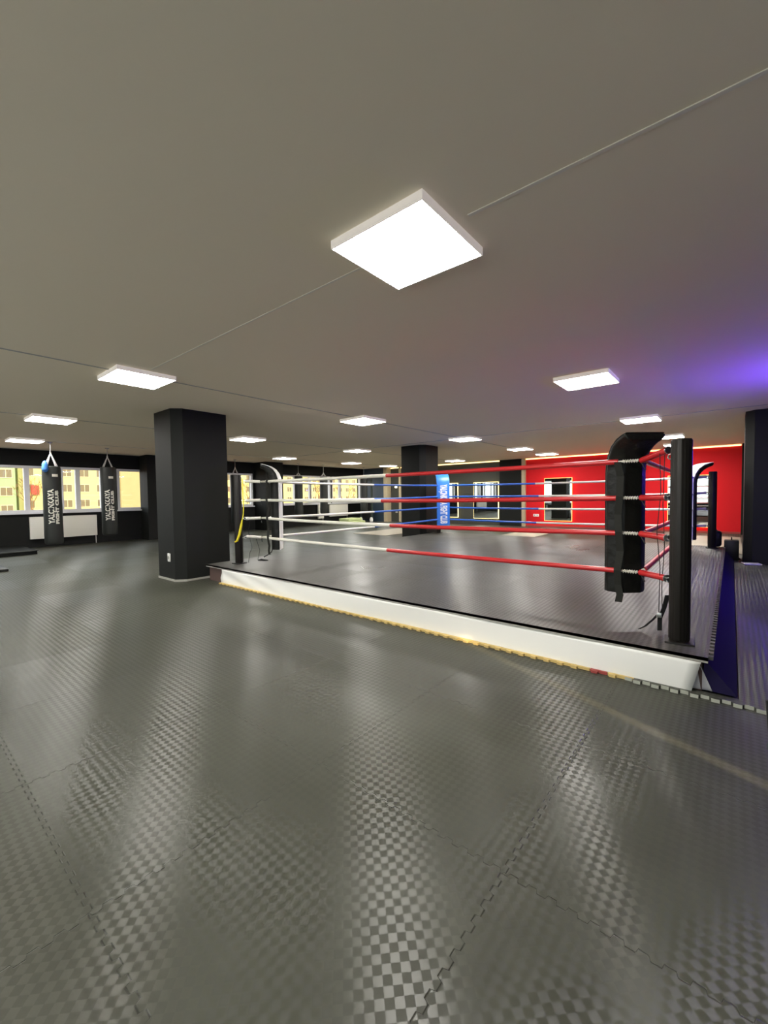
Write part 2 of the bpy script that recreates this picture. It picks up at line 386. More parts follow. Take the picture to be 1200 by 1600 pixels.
# ---------------------------------------------------------------- columns
def column(x0, y0, x1, y1, label, ch=0.13, sides=('sw',)):
    poly = [(x0+ch, y0), (x1, y0), (x1, y1), (x0, y1), (x0, y0+ch)]
    if 'nw' in sides: poly = [(x0, y0), (x1, y0), (x1, y1), (x0+ch, y1), (x0, y1-ch)]
    if not sides: poly = [(x0, y0), (x1, y0), (x1, y1), (x0, y1)]
    t = thing('column', label, 'column', ((x0+x1)/2, (y0+y1)/2, 0))
    b = BM(); add_prism(b, poly, 0.0, CEIL); obj('shaft', b, M['wallgrey'], t)
    cx, cy = (x0+x1)/2, (y0+y1)/2
    b = BM(); add_prism(b, [(cx+(x-cx)*1.025, cy+(y-cy)*1.025) for x, y in poly], 0.0, 0.03); obj('base_trim', b, M['greyedge'] if len(sides) and x0 < 3 else M['wallblack'], t)
    return t
column(2.93, 6.56, 3.79, 7.27, 'large dark grey column in the foreground left of the ring')
column(9.58, 6.52, 10.33, 7.27, 'dark grey column just behind the blue corner of the ring')
column(9.70, -0.90, 10.42, -0.17, 'dark column at the right edge of the photo, lit blue', 0.12, ('nw',))
column(5.46, 14.2, 6.30, 14.8, 'dark pillar on the window wall beside the second punching bag', 0.1, ())
column(9.70, 14.0, 10.52, 14.8, 'dark pillar on the window wall behind the left ring corner', 0.1, ())

def outlet(lo, hi, label, axis):
    t = thing('power_outlet', label, 'outlet', tuple((Vector(lo)+Vector(hi))/2))
    boxo('cover_plate', lo, hi, M['white'], t, bevel=0.003)
    c = (Vector(lo)+Vector(hi))/2
    hy = (hi[1]-lo[1])/2; n_ = 2 if hy > 0.08 else 1
    for i in range(n_):
        cy = c.y+(i-(n_-1)/2)*0.10; b = BM()
        add_tube(b, [(lo[0]-0.003, cy, c.z), (lo[0]+0.004, cy, c.z)], 0.026, 16)
        obj('socket', b, M['greyedge'], t, smooth=True)
outlet((2.916, 6.83, 0.30), (2.931, 6.91, 0.43), 'small white power outlet low on the large foreground column', 'x')
outlet((XF-0.02, 5.80, 0.40), (XF, 6.02, 0.50), 'white double power outlet on the red wall', 'x')

# ---------------------------------------------------------------- ceiling lamps
def make_lamp():
    t = thing('ceiling_light', 'x', 'ceiling light', (0, 0, CEIL-0.046), 'square led panels on the ceiling')
    z0, z1 = CEIL-0.046, CEIL; s = 0.30; f = 0.006
    b = BM()
    for sx_, sy_ in ((1, 0), (-1, 0), (0, 1), (0, -1)):
        if sx_: add_box(b, (min(sx_*s, sx_*(s-f)), -s, z0), (max(sx_*s, sx_*(s-f)), s, z1))
        else: add_box(b, (-s+f, min(sy_*s, sy_*(s-f)), z0), (s-f, max(sy_*s, sy_*(s-f)), z1))
    obj('lamp_frame', b, M['lampframe'], t)
    boxo('diffuser', (-s+f, -s+f, z0+0.001), (s-f, s-f, z0+0.008), M['diffuser'], t)
    return t
lamp0 = make_lamp()
LX = [1.93, 5.57, 9.25, 12.6, 14.87]
LY = [1.38, 5.16, 8.8, 12.2]
lamps = {
 (1.93, 1.40): 'largest square ceiling panel light, nearest to the camera',
 (1.93, 5.20): 'second largest square ceiling light, above and left of the foreground column',
 (1.93, 8.90): 'square ceiling light third along the left row, right above the first punching bag',
 (2.20, 12.4): 'square ceiling light cut by the left photo edge near the windows',
 (5.56, 1.38): 'large square ceiling light at upper right over the near ring corner',
 (9.23, 1.34): 'square ceiling light at right, between the big right light and the corner pad',
 (12.6, 1.22): 'square ceiling light half hidden behind the near corner pad top, upper one',
 (14.9, 1.25): 'square ceiling light half hidden behind the near corner pad top, lower one',
 (5.70, 5.19): 'square ceiling light over the middle of the near ring ropes',
 (5.60, 8.76): 'square ceiling light just right of the foreground column',
 (5.60, 12.3): None,
 (9.20, 12.13): 'small square ceiling light above the left ring corner pad',
 (9.30, 8.72): 'square ceiling light left of the middle column, larger of two stacked',
 (12.55, 12.12): 'small square ceiling light left of the middle column, below a larger one',
 (15.0, 12.15): 'tiny square ceiling light touching the left side of the middle column top',
 (9.29, 5.07): 'square ceiling light right of the middle column',
 (12.57, 4.99): 'square ceiling light above the dark pilaster of the far wall',
 (14.87, 4.95): 'small square ceiling light just above where the red wall starts',
 (14.85, 8.57): 'small square ceiling light above the glowing mirrors of the dark far wall',
 (12.6, 8.65): None,
 (-1.75, 1.4): 'square ceiling light behind the camera',
 (-1.75, 5.2): 'square ceiling light behind the camera beside the second row',
 (-1.75, 9.0): 'square ceiling light left of the frame near the back wall',
}
first = True
for (x, y), lab in lamps.items():
    if lab is None: continue
    o = lamp0 if first else copy_tree(lamp0); first = False
    o.location = (x, y, CEIL-0.046); o['label'] = lab

# ---------------------------------------------------------------- boxing ring
RX0, RX1, RY0, RY1, RZ = 3.31, 10.15, 0.10, 6.42, 0.25
ring = thing('boxing_ring', 'low boxing ring with four ropes, black posts and grey matted floor', 'boxing ring', ((RX0+RX1)/2, (RY0+RY1)/2, 0))
boxo('platform', (RX0+0.03, RY0+0.03, 0.0), (RX1-0.03, RY1-0.03, RZ-0.035), M['timber'], ring)
# ring mat with a toothed edge on the right side
b = BM(); poly = [(RX0-0.01, RY1), (RX0-0.01, RY0)]
x = RX0+0.02; 
while x < RX1-0.1:
    poly += [(x, RY0), (x+0.004, RY0-0.025), (x+0.036, RY0-0.025), (x+0.04, RY0)]; x += 0.08
poly += [(RX1, RY0), (RX1, RY1)]
add_prism(b, poly, RZ-0.022, RZ); obj('canvas_mat', b, M['ringmat'], ring, uv=True)
boxo('edge_board', (RX0-0.014, RY0, RZ-0.034), (RX0+0.02, RY1, RZ-0.0225), M['greyedge'], ring)
# navy sloping strip: the blue-lit floor shadow put into shape and colour
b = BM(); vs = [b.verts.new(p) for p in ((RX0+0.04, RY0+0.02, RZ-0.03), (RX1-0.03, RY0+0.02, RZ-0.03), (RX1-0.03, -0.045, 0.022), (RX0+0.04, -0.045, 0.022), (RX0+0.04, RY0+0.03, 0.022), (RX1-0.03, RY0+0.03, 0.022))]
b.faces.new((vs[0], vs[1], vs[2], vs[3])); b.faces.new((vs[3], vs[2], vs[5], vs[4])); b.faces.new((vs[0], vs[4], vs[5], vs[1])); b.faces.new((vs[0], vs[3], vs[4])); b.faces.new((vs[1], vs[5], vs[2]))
obj('shade_strip', b, M['navy'], ring)['label'] = 'dark navy strip standing in for the floor shadow'
posts = {'A': (3.55, 0.27), 'B': (3.66, 6.05), 'C': (9.92, 6.26), 'D': (9.80, 0.27)}
ctr = Vector(((RX0+RX1)/2, (RY0+RY1)/2))
def ribbed(bm, x, y, z0, z1, r=0.054, flutes=16, seg=64, rot=0.0):
    rings = []
    prof = [(z0, 0.9), (z0+0.01, 1.0), (z1-0.012, 1.0), (z1, 0.9)]
    for z, k in prof:
        ring_ = []
        for i in range(seg):
            a = 2*PI*i/seg
            # rounded square section with shallow flutes
            sq = 1/max(abs(math.cos(a)), abs(math.sin(a))); rr = r*k*(0.55+0.45*min(sq, 1.22)) * (1-0.035*(0.5+0.5*math.cos(flutes*a)))
            ring_.append(bm.verts.new((x+rr*math.cos(a+rot), y+rr*math.sin(a+rot), z)))
        rings.append(ring_)
    for p, q in zip(rings, rings[1:]):
        for i in range(seg): bm.faces.new((p[i], p[(i+1) % seg], q[(i+1) % seg], q[i]))
    bm.faces.new(rings[0][::-1]); bm.faces.new(rings[-1])
ROPEZ = [1.55, 1.255, 0.97, 0.66]
IN = 0.28
corner = {'A': (3.86, 0.55), 'B': (3.90, 5.79), 'C': (9.56, 5.92), 'D': (9.58, 0.55)}
for k, (x, y) in posts.items():
    b = BM(); ribbed(b, x, y, RZ+0.012, 1.66, 0.058, rot=YAW)
    p = obj('corner_post', b, M['postfoam'], ring, smooth=True)
    b = BM(); add_box(b, (x-0.085, y-0.085, RZ-0.002), (x+0.085, y+0.085, RZ+0.012), 0.004, rot=0.1); obj('base_plate', b, M['postfoam'], p)
    d2 = (Vector(corner[k])-Vector((x, y))).normalized(); dv = Vector((d2.x, d2.y, 0)); side = Vector((-d2.y, d2.x, 0))
    for i, z in enumerate(ROPEZ):
        b = BM(); a = Vector((x, y, z)) + dv*0.05; t = []
        add_tube(b, [a, a+dv*0.030], 0.007, 8)
        c = a+dv*0.055
        for q in range(13): t.append(c+dv*0.024*math.cos(q*PI/6)+Vector((0, 0, 1))*0.018*math.sin(q*PI/6))
        add_tube(b, t, 0.005, 6)
        obj('turnbuckle', b, M['steel'], p, smooth=True)

def lerp(a, b_, t): return a+(b_-a)*t
def sleeve(name, a, c, r, m, parent, sag=0.0, t0=0.0, t1=1.0, seg=14):
    n_ = 12; pts = []
    for i in range(n_+1):
        t = t0+(t1-t0)*i/n_; p = a.lerp(c, t); p.z -= sag*4*t*(1-t); pts.append(p)
    b = BM(); add_tube(b, pts, r, seg); return obj(name, b, m, parent, smooth=True)
sides = [('A', 'B', 'ropered', 'ropewhite', (0.50, 0.515, 0.49, 0.50)), ('B', 'C', 'ropewhite', 'ropeblue', (0.5,)*4), ('C', 'D', 'ropeblue', 'ropewhite', (0.46, 0.475, 0.475, 0.465)), ('D', 'A', 'ropewhite', 'ropered', (0.5,)*4)]
for s, (p, q, m1, m2, ts) in enumerate(sides):
    for i, z in enumerate(ROPEZ):
        a = Vector((*corner[p], z)); c = Vector((*corner[q], z))
        dxy = (c-a).normalized(); a2 = a+dxy*0.02; c2 = c-dxy*0.02
        sag = 0.012+0.006*((s+i) % 3)
        rp = sleeve('rope', a2, c2, 0.008, M['cord'], ring, sag)
        t = ts[i]
        h1 = sleeve('rope_sleeve', a2, c2, 0.0215, M[m1], rp, sag, 0.028, t)
        h2 = sleeve('rope_sleeve', a2, c2, 0.0215, M[m2], rp, sag, t+0.0005, 0.972)
        for h, mm in ((h1, m1), (h2, m2)): h['label'] = {'ropered': 'red', 'ropewhite': 'white', 'ropeblue': 'blue'}[mm]+' rope sleeve'
        # lashing next to the pads: a coil of cord at each end
        for e0, dd in ((a2, dxy), (c2, -dxy)):
            b = BM(); sdv = Vector((-dd.y, dd.x, 0)); tt = []
            for w in range(49):
                an = w*PI/4; tt.append(e0+dd*(0.005+0.0022*w)+Vector((0, 0, 1))*0.011*math.cos(an)+sdv*0.011*math.sin(an))
            add_tube(b, tt, 0.005, 5)
            obj('lashing', b, M['cord'], rp, smooth=True)
tieb = {'A': [1.60, 1.26, 0.965, 0.67], 'B': [1.56, 1.25, 0.965, 0.68], 'C': ROPEZ, 'D': [1.56, 1.27, 0.98, 0.66]}
for k in 'ABCD':
    mm = {'A': 'ropered', 'B': 'ropewhite', 'C': 'ropeblue', 'D': 'ropewhite'}[k]
    x, y = posts[k]; d2 = (Vector(corner[k])-Vector((x, y))).normalized()
    for i, z in enumerate(ROPEZ):
        zp = tieb[k][i]
        a = Vector((x+d2.x*0.13, y+d2.y*0.13, zp)); c = Vector((corner[k][0], corner[k][1], z))
        h = sleeve('post_strap', a, c, [0.026]*2+[0.024]*11, M[mm], ring); h['label'] = mm[4:]+' padded sleeve between post and ropes'
        tubeo('strap_ring', [a-Vector((d2.x, d2.y, 0))*0.005, a+Vector((d2.x, d2.y, 0))*0.004], 0.028, M['steel'], h)

# ---------------------------------------------------------------- corner pads
def corner_pad(k, label, front, width=0.30, back='vinyl', ztop=1.50, zbot=0.47, th=0.13, flip=1, curl=1):
    px, py = corner[k]; x, y = posts[k]
    d = (Vector((px, py))-Vector((x, y))).normalized()      # towards ring centre
    side = Vector((-d.y, d.x))
    t = thing('corner_pad', label, 'corner pad', (px, py, zbot), 'padded corner cushions of the ring')
    # centreline profile: (s along d, z), straight then curling back over the post
    s0 = {'A': 0.165, 'B': 0.245, 'C': 0.10, 'D': 0.04}[k]
    cl = [(s0, zbot, 1), (s0, zbot+0.35, 1), (s0, zbot+0.7, 1), (s0, ztop-0.04, 1), (s0-0.006, ztop+0.02, 1), (s0-0.025, ztop+0.08, 0.95), (s0-0.06, ztop+0.13, 0.85), (s0-0.11, ztop+0.165, 0.7), (s0-0.165, ztop+0.185, 0.55), (s0-0.215, ztop+0.195, 0.45)]
    if curl != 1: cl = [(s0+(q[0]-s0)*curl, ztop+(q[1]-ztop)*curl if q[1] > ztop else q[1], q[2]) for q in cl]
    def slab(off0, off1, w0, w1, mt, name, par):
        b = BM(); rows = []
        n_ = len(cl)
        for i, (s, z, tk) in enumerate(cl):
            a = cl[max(i-1, 0)]; c = cl[min(i+1, n_-1)]; tx, tz = c[0]-a[0], c[1]-a[1]; l = math.hypot(tx, tz); nx, nz = tz/l, -tx/l
            taper = 1.0
            row = []
            for (o_, w_) in ((off0*tk+(1-tk)*th*0.5, lerp(w1, w0, tk)), (lerp(off0, off1, 0.30)*tk+(1-tk)*th*0.5, lerp(w1, lerp(w0, w1, 0.55), tk)), (lerp(off0, off1, 0.72)*tk+(1-tk)*th*0.5, w1), (off1*tk+(1-tk)*th*0.5, w1*0.94)):
                pz = z+nz*o_; ps = s+nx*o_
                for sg in (-1, 1):
                    row.append(Vector((px+d.x*ps+side.x*sg*w_/2, py+d.y*ps+side.y*sg*w_/2, pz)))
            rows.append([b.verts.new(v) for v in (row[0], row[2], row[4], row[6], row[7], row[5], row[3], row[1])])
        for r0, r1 in zip(rows, rows[1:]):
            for j in range(8): b.faces.new((r0[j], r0[(j+1) % 8], r1[(j+1) % 8], r1[j]))
        b.faces.new(rows[0][::-1]); b.faces.new(rows[-1])
        o = obj(name, b, mt, par, smooth=True); return o
    body = slab(-th/2, th/2, width*(0.70 if k == 'B' else 0.42), width, M[back], 'pad_body', t)
    bv = body.modifiers.new('b', 'BEVEL'); bv.width = 0.012; bv.segments = 2; bv.limit_method = 'ANGLE'
    fp = slab(th/2+0.001, th/2+0.018, width*0.95, width*0.93, M[front], 'front_panel', t); fp['label'] = {'vinylflat': 'black', 'whitevinyl': 'white', 'bluevinyl': 'blue'}[front]+' vinyl front'
    # webbing strap down the back, looping round the ropes, with a loose tail
    if k in 'AB':
        zs = [ztop+0.03, 1.545, 1.43, 1.265, 1.12, 0.98, 0.82, 0.665, 0.54, zbot-0.01, zbot-0.07]
        b = BM(); rows = []
        for i, z in enumerate(zs):
            c = Vector((px-0.030 if i in (1, 3, 5, 7) else px-0.004, py+flip*((0.155 if k == 'A' else 0.21)+0.010*math.sin(i*1.9)), z))
            rows.append([b.verts.new(c+Vector((q, w, 0))) for w, q in ((-0.026, 0), (0.026, 0), (0.026, 0.003), (-0.026, 0.003))])
        for r0, r1 in zip(rows, rows[1:]):
            for j in range(4): b.faces.new((r0[j], r0[(j+1) % 4], r1[(j+1) % 4], r1[j]))
        b.faces.new(rows[0][::-1]); b.faces.new(rows[-1])
        obj('webbing_strap', b, M['webbing'], t)['label'] = 'grey black webbing strap with a loose tail'
    # ties
    for z in (1.50, 1.21, 0.92, 0.62):
        b = BM(); c = Vector((px+d.x*0.02, py+d.y*0.02, z+0.05))
        add_tube(b, [c, c+Vector((-0.03, -0.02, -0.03)), c+Vector((-0.04, -0.045, -0.075))], 0.005, 6)
        obj('tie_cord', b, M['blackcord'], t, smooth=True)
    return t, d, side, s0
corner_pad('A', 'black corner pad with curled top on the near red ropes', 'vinylflat', 0.33)
tb, db, sb, s0b = corner_pad('B', 'black corner pad with white front at the left ring corner', 'whitevinyl', 0.25, ztop=1.56, flip=-1)
tc_, dc, sc, s0c = corner_pad('C', 'bright blue lettered corner pad on the far ring corner', 'bluevinyl', 0.36, ztop=1.60, zbot=0.50)
corner_pad('D', 'corner pad with white front on the far right ring corner', 'whitevinyl', 0.34, ztop=1.48, zbot=0.42, curl=1.4)
# lettering on the blue pad: reads downwards
b = text_bm('YALÇINKAYA FIGHT CLUB', 0.15, 0.007, 0.0)
xs = [v.co.x for v in b.verts]; w_ = max(xs)-min(xs); kx = 1.02/w_; px, py = corner['C']
for v in b.verts:
    u_, w2 = v.co.x*kx, v.co.y*1.0
    # reading direction down, letter tops to the viewer's right
    s = s0c+0.065+0.018+0.004
    v.co = Vector((px+dc.x*s+sc.x*w2*1.6, py+dc.y*s+sc.y*w2*1.6, 1.055-u_))
obj('lettering', b, M['textgrey'], tc_)['label'] = 'pale lettering running down the pad'

# straps hanging at the near post
A = Vector(posts['A']); 
b = BM()
add_tube(b, [(3.67, 0.41, 1.58), (3.668, 0.40, 1.3), (3.69, 0.425, 1.0), (3.665, 0.40, 0.75), (3.675, 0.405, 0.40)], 0.0028, 6)
add_tube(b, [(3.68, 0.38, 1.58), (3.70, 0.39, 1.2), (3.675, 0.375, 0.9), (3.69, 0.39, 0.6), (3.68, 0.385, 0.40)], 0.0028, 6)
tag(obj('hanging_cord', b, M['blackcord'], smooth=True), 'thin black cords hanging down beside the near right ring post', 'cord')
st = thing('ratchet_strap', 'dark webbing strap end hanging at the foot of the near post', 'strap', (3.68, 0.40, 0.25))
def ribbon(name, pts, w, m, par, wdir=(0.64, -0.77, 0), th=0.004):
    b = BM(); rows = []; wd = Vector(wdir).normalized()
    for p in pts:
        p = Vector(p); rows.append([b.verts.new(p+wd*s_*w/2+Vector((wd.y, -wd.x, 0))*q) for s_, q in ((-1, 0), (1, 0), (1, th), (-1, th))])
    for r0, r1 in zip(rows, rows[1:]):
        for j in range(4): b.faces.new((r0[j], r0[(j+1) % 4], r1[(j+1) % 4], r1[j]))
    b.faces.new(rows[0][::-1]); b.faces.new(rows[-1]); return obj(name, b, m, par)
ribbon('webbing', [(3.68, 0.355, 0.54), (3.68, 0.375, 0.44), (3.675, 0.40, 0.36), (3.675, 0.40, 0.27)], 0.034, M['blackcord'], st)
ribbon('loose_end', [(3.672, 0.405, 0.40), (3.66, 0.44, 0.35), (3.66, 0.49, 0.29), (3.67, 0.53, 0.258)], 0.02, M['blackcord'], st)
boxo('buckle', (3.655, 0.385, 0.37), (3.69, 0.42, 0.405), M['steel'], st, bevel=0.004)
# left post: yellow strap, loose cord, small black scrap
ys = thing('yellow_strap', 'long yellow strap hanging on the left ring post', 'strap', (3.64, 5.98, 0.6))
ribbon('strap_band', [(3.70, 5.972, 1.60), (3.70, 5.965, 1.35), (3.705, 5.96, 1.18), (3.70, 5.965, 1.04), (3.68, 5.97, 0.93)], 0.014, M['yellow'], ys)
tubeo('strap_end', [(3.68, 5.97, 0.95), (3.66, 5.975, 0.85), (3.63, 5.98, 0.72), (3.60, 6.0, 0.62), (3.58, 6.03, 0.60)], [0.010, 0.019, 0.020, 0.018, 0.012], M['yellow'], ys)
b = BM(); add_tube(b, [(3.78, 5.90, 1.0), (3.76, 5.93, 0.75), (3.80, 5.90, 0.5), (3.77, 5.93, 0.40), (3.74, 5.92, 0.262)], 0.003, 6)
add_tube(b, [(3.84, 5.85, 0.66), (3.90, 5.84, 0.45), (3.86, 5.84, 0.30)], 0.003, 6)
tag(obj('hanging_cord', b, M['blackcord'], smooth=True), 'thin black cord dangling beside the left ring post', 'cord')
b = BM(); add_tube(b, [(3.98, 6.02, 0.262), (4.02, 5.98, 0.27), (4.05, 5.95, 0.262), (4.08, 5.88, 0.262)], [0.006, 0.016, 0.014, 0.006], 8)
tag(obj('tape_scrap', b, M['blackcord'], smooth=True), 'small black scrap lying on the ring mat by the left pad', 'scrap')
# cable tail off pad B
b = BM(); add_tube(b, [(4.02, 5.66, 0.475), (4.01, 5.68, 0.42), (3.97, 5.74, 0.37), (3.94, 5.79, 0.34)], 0.008, 6)
tag(obj('strap_tail', b, M['blackcord'], smooth=True), 'short black strap tail dangling under the left corner pad', 'strap')

# ---------------------------------------------------------------- white banner on the front
b = BM(); nY, nZ = 90, 10
g = []
for i in range(nY+1):
    t = i/nY; row = []
    for j in range(nZ+1):
        q = j/nZ
        yb = lerp(0.185, 5.955, t); yt = lerp(0.135, 5.94, t); y = lerp(yb, yt, q)
        z = lerp(0.004, RZ-0.036, q)
        leftness = max(0, (t-0.62)/0.38)
        x = RX0-0.010 - 0.006*math.sin(y*2.1+q*2) - 0.012*leftness*math.sin(y*9-q*5)*math.sin(q*PI) - 0.010*(1-q)
        row.append(b.verts.new((x, y, z)))
    g.append(row)
for i in range(nY):
    for j in range(nZ): b.faces.new((g[i][j], g[i+1][j], g[i+1][j+1], g[i][j+1]))
ban = obj('banner', b, M['banner'], smooth=True); sd_ = ban.modifiers.new('t', 'SOLIDIFY'); sd_.thickness = 0.002
tag(ban, 'long blank white vinyl banner hung along the front of the ring platform', 'banner')
# curled end of the sheet round the corner
b = BM(); g = []
for i in range(13):
    a = i/12; row = []
    for j in range(9):
        q = j/8
        ang = a*2.2; r = 0.02+0.055*(1-q)**0.8*math.sin(PI*min(1, a+0.12))
        row.append(b.verts.new((RX0+0.012+0.05*a*(1-q*0.3)+0.01*math.sin(ang*3), 0.19-a*0.05-math.sin(a*PI)*0.085*(1-q*0.7), 0.025+q*0.165*(1-0.2*a))))
    g.append(row)
for i in range(12):
    for j in range(8): b.faces.new((g[i][j], g[i+1][j], g[i+1][j+1], g[i][j+1]))
cl_ = obj('plastic_sheet', b, M['banner_back'], smooth=True); s2 = cl_.modifiers.new('t', 'SOLIDIFY'); s2.thickness = 0.002
tag(cl_, 'small curled white sheet poking out behind the banner end at the near ring corner', 'sheet')

# ---------------------------------------------------------------- mats whose toothed edges show in front of the ring
def tooth_mat(y0, y1, m, label, z1, x1=3.42, amp=0.020, per=0.10, x0=3.262):
    b = BM(); poly = [(x1, y0), (x1, y1)]
    y = y1; k = 0; poly.append((x0, y1))
    while y > y0+per*0.98:
        poly += [(x0, y-per*0.05), (x0-amp, y-per*0.10), (x0-amp, y-per*0.50), (x0, y-per*0.55)]; y -= per
    poly.append((x0, y0))
    add_prism(b, poly, 0.002, z1); o = obj('puzzle_mat', b, m)
    return tag(o, label, 'floor mat')
tooth_mat(2.92, 5.96, M['yellowmat'], 'yellow foam mat edge with teeth under the left half of the banner', 0.018)
tooth_mat(0.78, 2.915, M['yellowmat'], 'yellow foam mat edge with teeth under the right half of the banner', 0.020)
tooth_mat(0.665, 0.775, M['redmat'], 'short dull red foam mat edge under the banner', 0.020)
tooth_mat(0.50, 0.66, M['yellowmat'], 'short yellow foam mat edge right of the red one', 0.021)
b = BM(); poly = [(9.69, -0.052), (9.69, YR+0.01), (3.26, YR+0.01)]
y = YR+0.02
while y < 0.49:
    poly += [(3.262, y), (3.24, y+0.008), (3.24, y+0.05), (3.262, y+0.058)]; y += 0.105
poly += [(3.262, 0.50), (3.325, 0.50), (3.325, -0.052)]
add_prism(b, poly, 0.001, 0.021)
side_ = obj('puzzle_mat', b, M['floor'], uv=True); tag(side_, 'grey raised floor matting along the right side of the ring', 'floor mat')
b = BM(); y = YR+0.02
while y < 0.49:
    add_box(b, (3.236, y+0.008, 0.001), (3.2395, y+0.05, 0.0225)); add_box(b, (3.256, y+0.060, 0.001), (3.2615, y+0.103, 0.0225)); y += 0.105
obj('edge_face', b, M['palemat'], side_)['label'] = 'pale cut edge of the matting'
for (x0, y0, x1, y1, lab) in ((11.3, 4.5, 13.9, 5.55, 'beige floor mat patch in front of the dark pilaster'), (11.2, -0.2, 15.2, 1.0, 'beige floor mat beyond the right ring corner'), (10.5, 8.6, 13.0, 10.1, 'beige floor mat patch left behind the middle column')):
    tag(boxo('floor_mat', (x0, y0, 0.001), (x1, y1, 0.016), M['beigemat'], bevel=0.003), lab, 'floor mat')

# ---------------------------------------------------------------- punching bags
def make_bag(x, y, label, body=(0.24, 2.11, 0.185), joint=2.43, printed=True, wrap=False):
    t = thing('punching_bag', label, 'punching bag', (x, y, body[0]), 'hanging punching bags')
    z0, z1, r = body
    b = BM(); hz = (z1-z0)
    add_lathe(b, [(r*0.80, z0), (r*0.95, z0+0.015), (r, z0+0.05)]+[(r*(1+0.012*math.sin(i*1.7)), z0+0.05+(hz-0.1)*i/10) for i in range(1, 10)]+[(r, z1-0.05), (r*0.97, z1-0.012), (r*0.90, z1)], (x, y, 0), 36)
    bd = obj('bag_body', b, M['bag'], t, smooth=True)
    for a in range(4):
        b = BM(); an = a*PI/2+YAW-0.3
        p1 = Vector((x+r*0.88*math.cos(an), y+r*0.88*math.sin(an), z1-0.03)); p0 = Vector((x, y, joint))
        n_ = 13
        for i in range(n_):
            q0, q1 = p1.lerp(p0, i/n_), p1.lerp(p0, (i+0.8)/n_)
            c = (q0+q1)/2; ax = (q1-q0); l = ax.length; ax.normalize(); sd2 = ax.cross(Vector((0, 0, 1))).normalized() if i % 2 else ax.cross(ax.cross(Vector((0, 0, 1)))).normalized()
            add_tube(b, [c+ax*(l*0.62)*math.cos(u_*PI/3)+sd2*0.013*math.sin(u_*PI/3) for u_ in range(7)], 0.0055, 5, cap=False)
        obj('chain', b, M['chain'], t, smooth=True)
    b = BM(); add_tube(b, [(x, y, joint-0.01), (x, y, joint+0.03)], 0.018, 10); add_tube(b, [(x, y, joint+0.02), (x, y, CEIL-0.02)], 0.007, 8)
    obj('swivel', b, M['steel'], t, smooth=True)
    b = BM(); add_box(b, (x-0.04, y-0.04, CEIL-0.02), (x+0.04, y+0.04, CEIL), 0.004); obj('ceiling_plate', b, M['steel'], t)
    view = math.atan2(-y, -x)                     # the print faces into the room
    if printed:
        for body_, size, zc, span, off in (('YALÇINKAYA', 0.15, 1.15, 0.83, -0.035), ('FIGHT CLUB', 0.085, 1.13, 0.80, 0.078)):
            tb_ = text_bm(body_, size, 0.006); 
            xs = [v.co.x for v in tb_.verts]; k_ = span/(max(xs)-min(xs))
            bmesh.ops.triangulate(tb_, faces=tb_.faces)
            for v in tb_.verts:
                u_, w2 = v.co.x*k_, v.co.y
                ang = view + (off - w2)/r*1.0+0.05      # reads upwards, letter feet to the viewer's right
                v.co = Vector((x+(r+0.006)*math.cos(ang), y+(r+0.006)*math.sin(ang), zc+u_))
            l_ = obj('lettering', tb_, M['print'], t); l_['label'] = 'cream lettering reading upwards'
        b = BM()
        for i in range(7):
            a0 = view+0.05+i*0.09; a1 = a0+0.09
            vs = [b.verts.new((x+(r+0.005)*math.cos(a_), y+(r+0.005)*math.sin(a_), z_)) for a_, z_ in ((a0, 1.86), (a1, 1.86), (a1, 1.92), (a0, 1.92))]; b.faces.new(vs)
        obj('logo_patch', b, M['print'], t)['label'] = 'small white patch near the top'
    return t
make_bag(2.70, 12.61, 'large printed punching bag nearest the left photo edge, blue wrap on its chain')
make_bag(4.02, 13.03, 'printed punching bag hanging next to the dark window wall pillar', (0.34, 2.17, 0.18), 2.45)
make_bag(8.37, 13.96, 'punching bag hanging in the window just right of the foreground column', (0.35, 2.13, 0.18), 2.39, False)
make_bag(11.22, 13.9, 'left one of two slim punching bags seen above the white ropes', (0.55, 2.16, 0.17), 2.30, False)
make_bag(12.49, 13.76, 'right one of two slim punching bags seen above the white ropes', (0.55, 2.16, 0.17), 2.32, False)
make_bag(15.2, 13.85, 'punching bag hanging in the far corner of the room', (0.55, 2.12, 0.17), 2.30, False)
b = BM()
bx_, by_ = 2.70-0.15, 12.61-0.02
add_lathe(b, [(0.02, 0), (0.05, 0.03), (0.07, 0.08), (0.055, 0.14), (0.062, 0.18), (0.04, 0.24), (0.015, 0.27)], (bx_, by_-0.14, 1.96), 14)
tag(obj('hand_wrap', b, M['bluecloth'], smooth=True), 'blue wrap bundled at the top of the leftmost punching bag', 'wrap')

# ---------------------------------------------------------------- radiators
def radiator(x0, x1, z0, z1, label):
    t = thing('radiator', label, 'radiator', ((x0+x1)/2, YL-0.08, z0), 'white panel radiators')
    b = BM(); add_box(b, (x0, YL-0.13, z0), (x1, YL-0.05, z1), 0.008); obj('panel', b, M['radiator'], t, smooth=True)
    b = BM(); add_box(b, (x0+0.005, YL-0.135, z1-0.01), (x1-0.005, YL-0.04, z1+0.006), 0.002)
    k = x0+0.04
    while k < x1-0.04: add_box(b, (k, YL-0.12, z1+0.005), (k+0.015, YL-0.06, z1+0.009)); k += 0.05
    obj('top_grille', b, M['radiator'], t)
    b = BM(); add_tube(b, [(x1-0.03, YL-0.09, z0+0.01), (x1-0.03, YL-0.09, 0.0)], 0.009, 8); obj('pipe', b, M['white'], t)
radiator(2.62, 4.19, 0.24, 0.84, 'long white radiator under the left windows behind the printed bag')
radiator(13.68, 14.90, 0.34, 0.90, 'white radiator under the far windows, seen between the ropes')
radiator(12.98, 13.30, 0.28, 0.92, 'narrow white radiator next to the larger one by the slim bags')

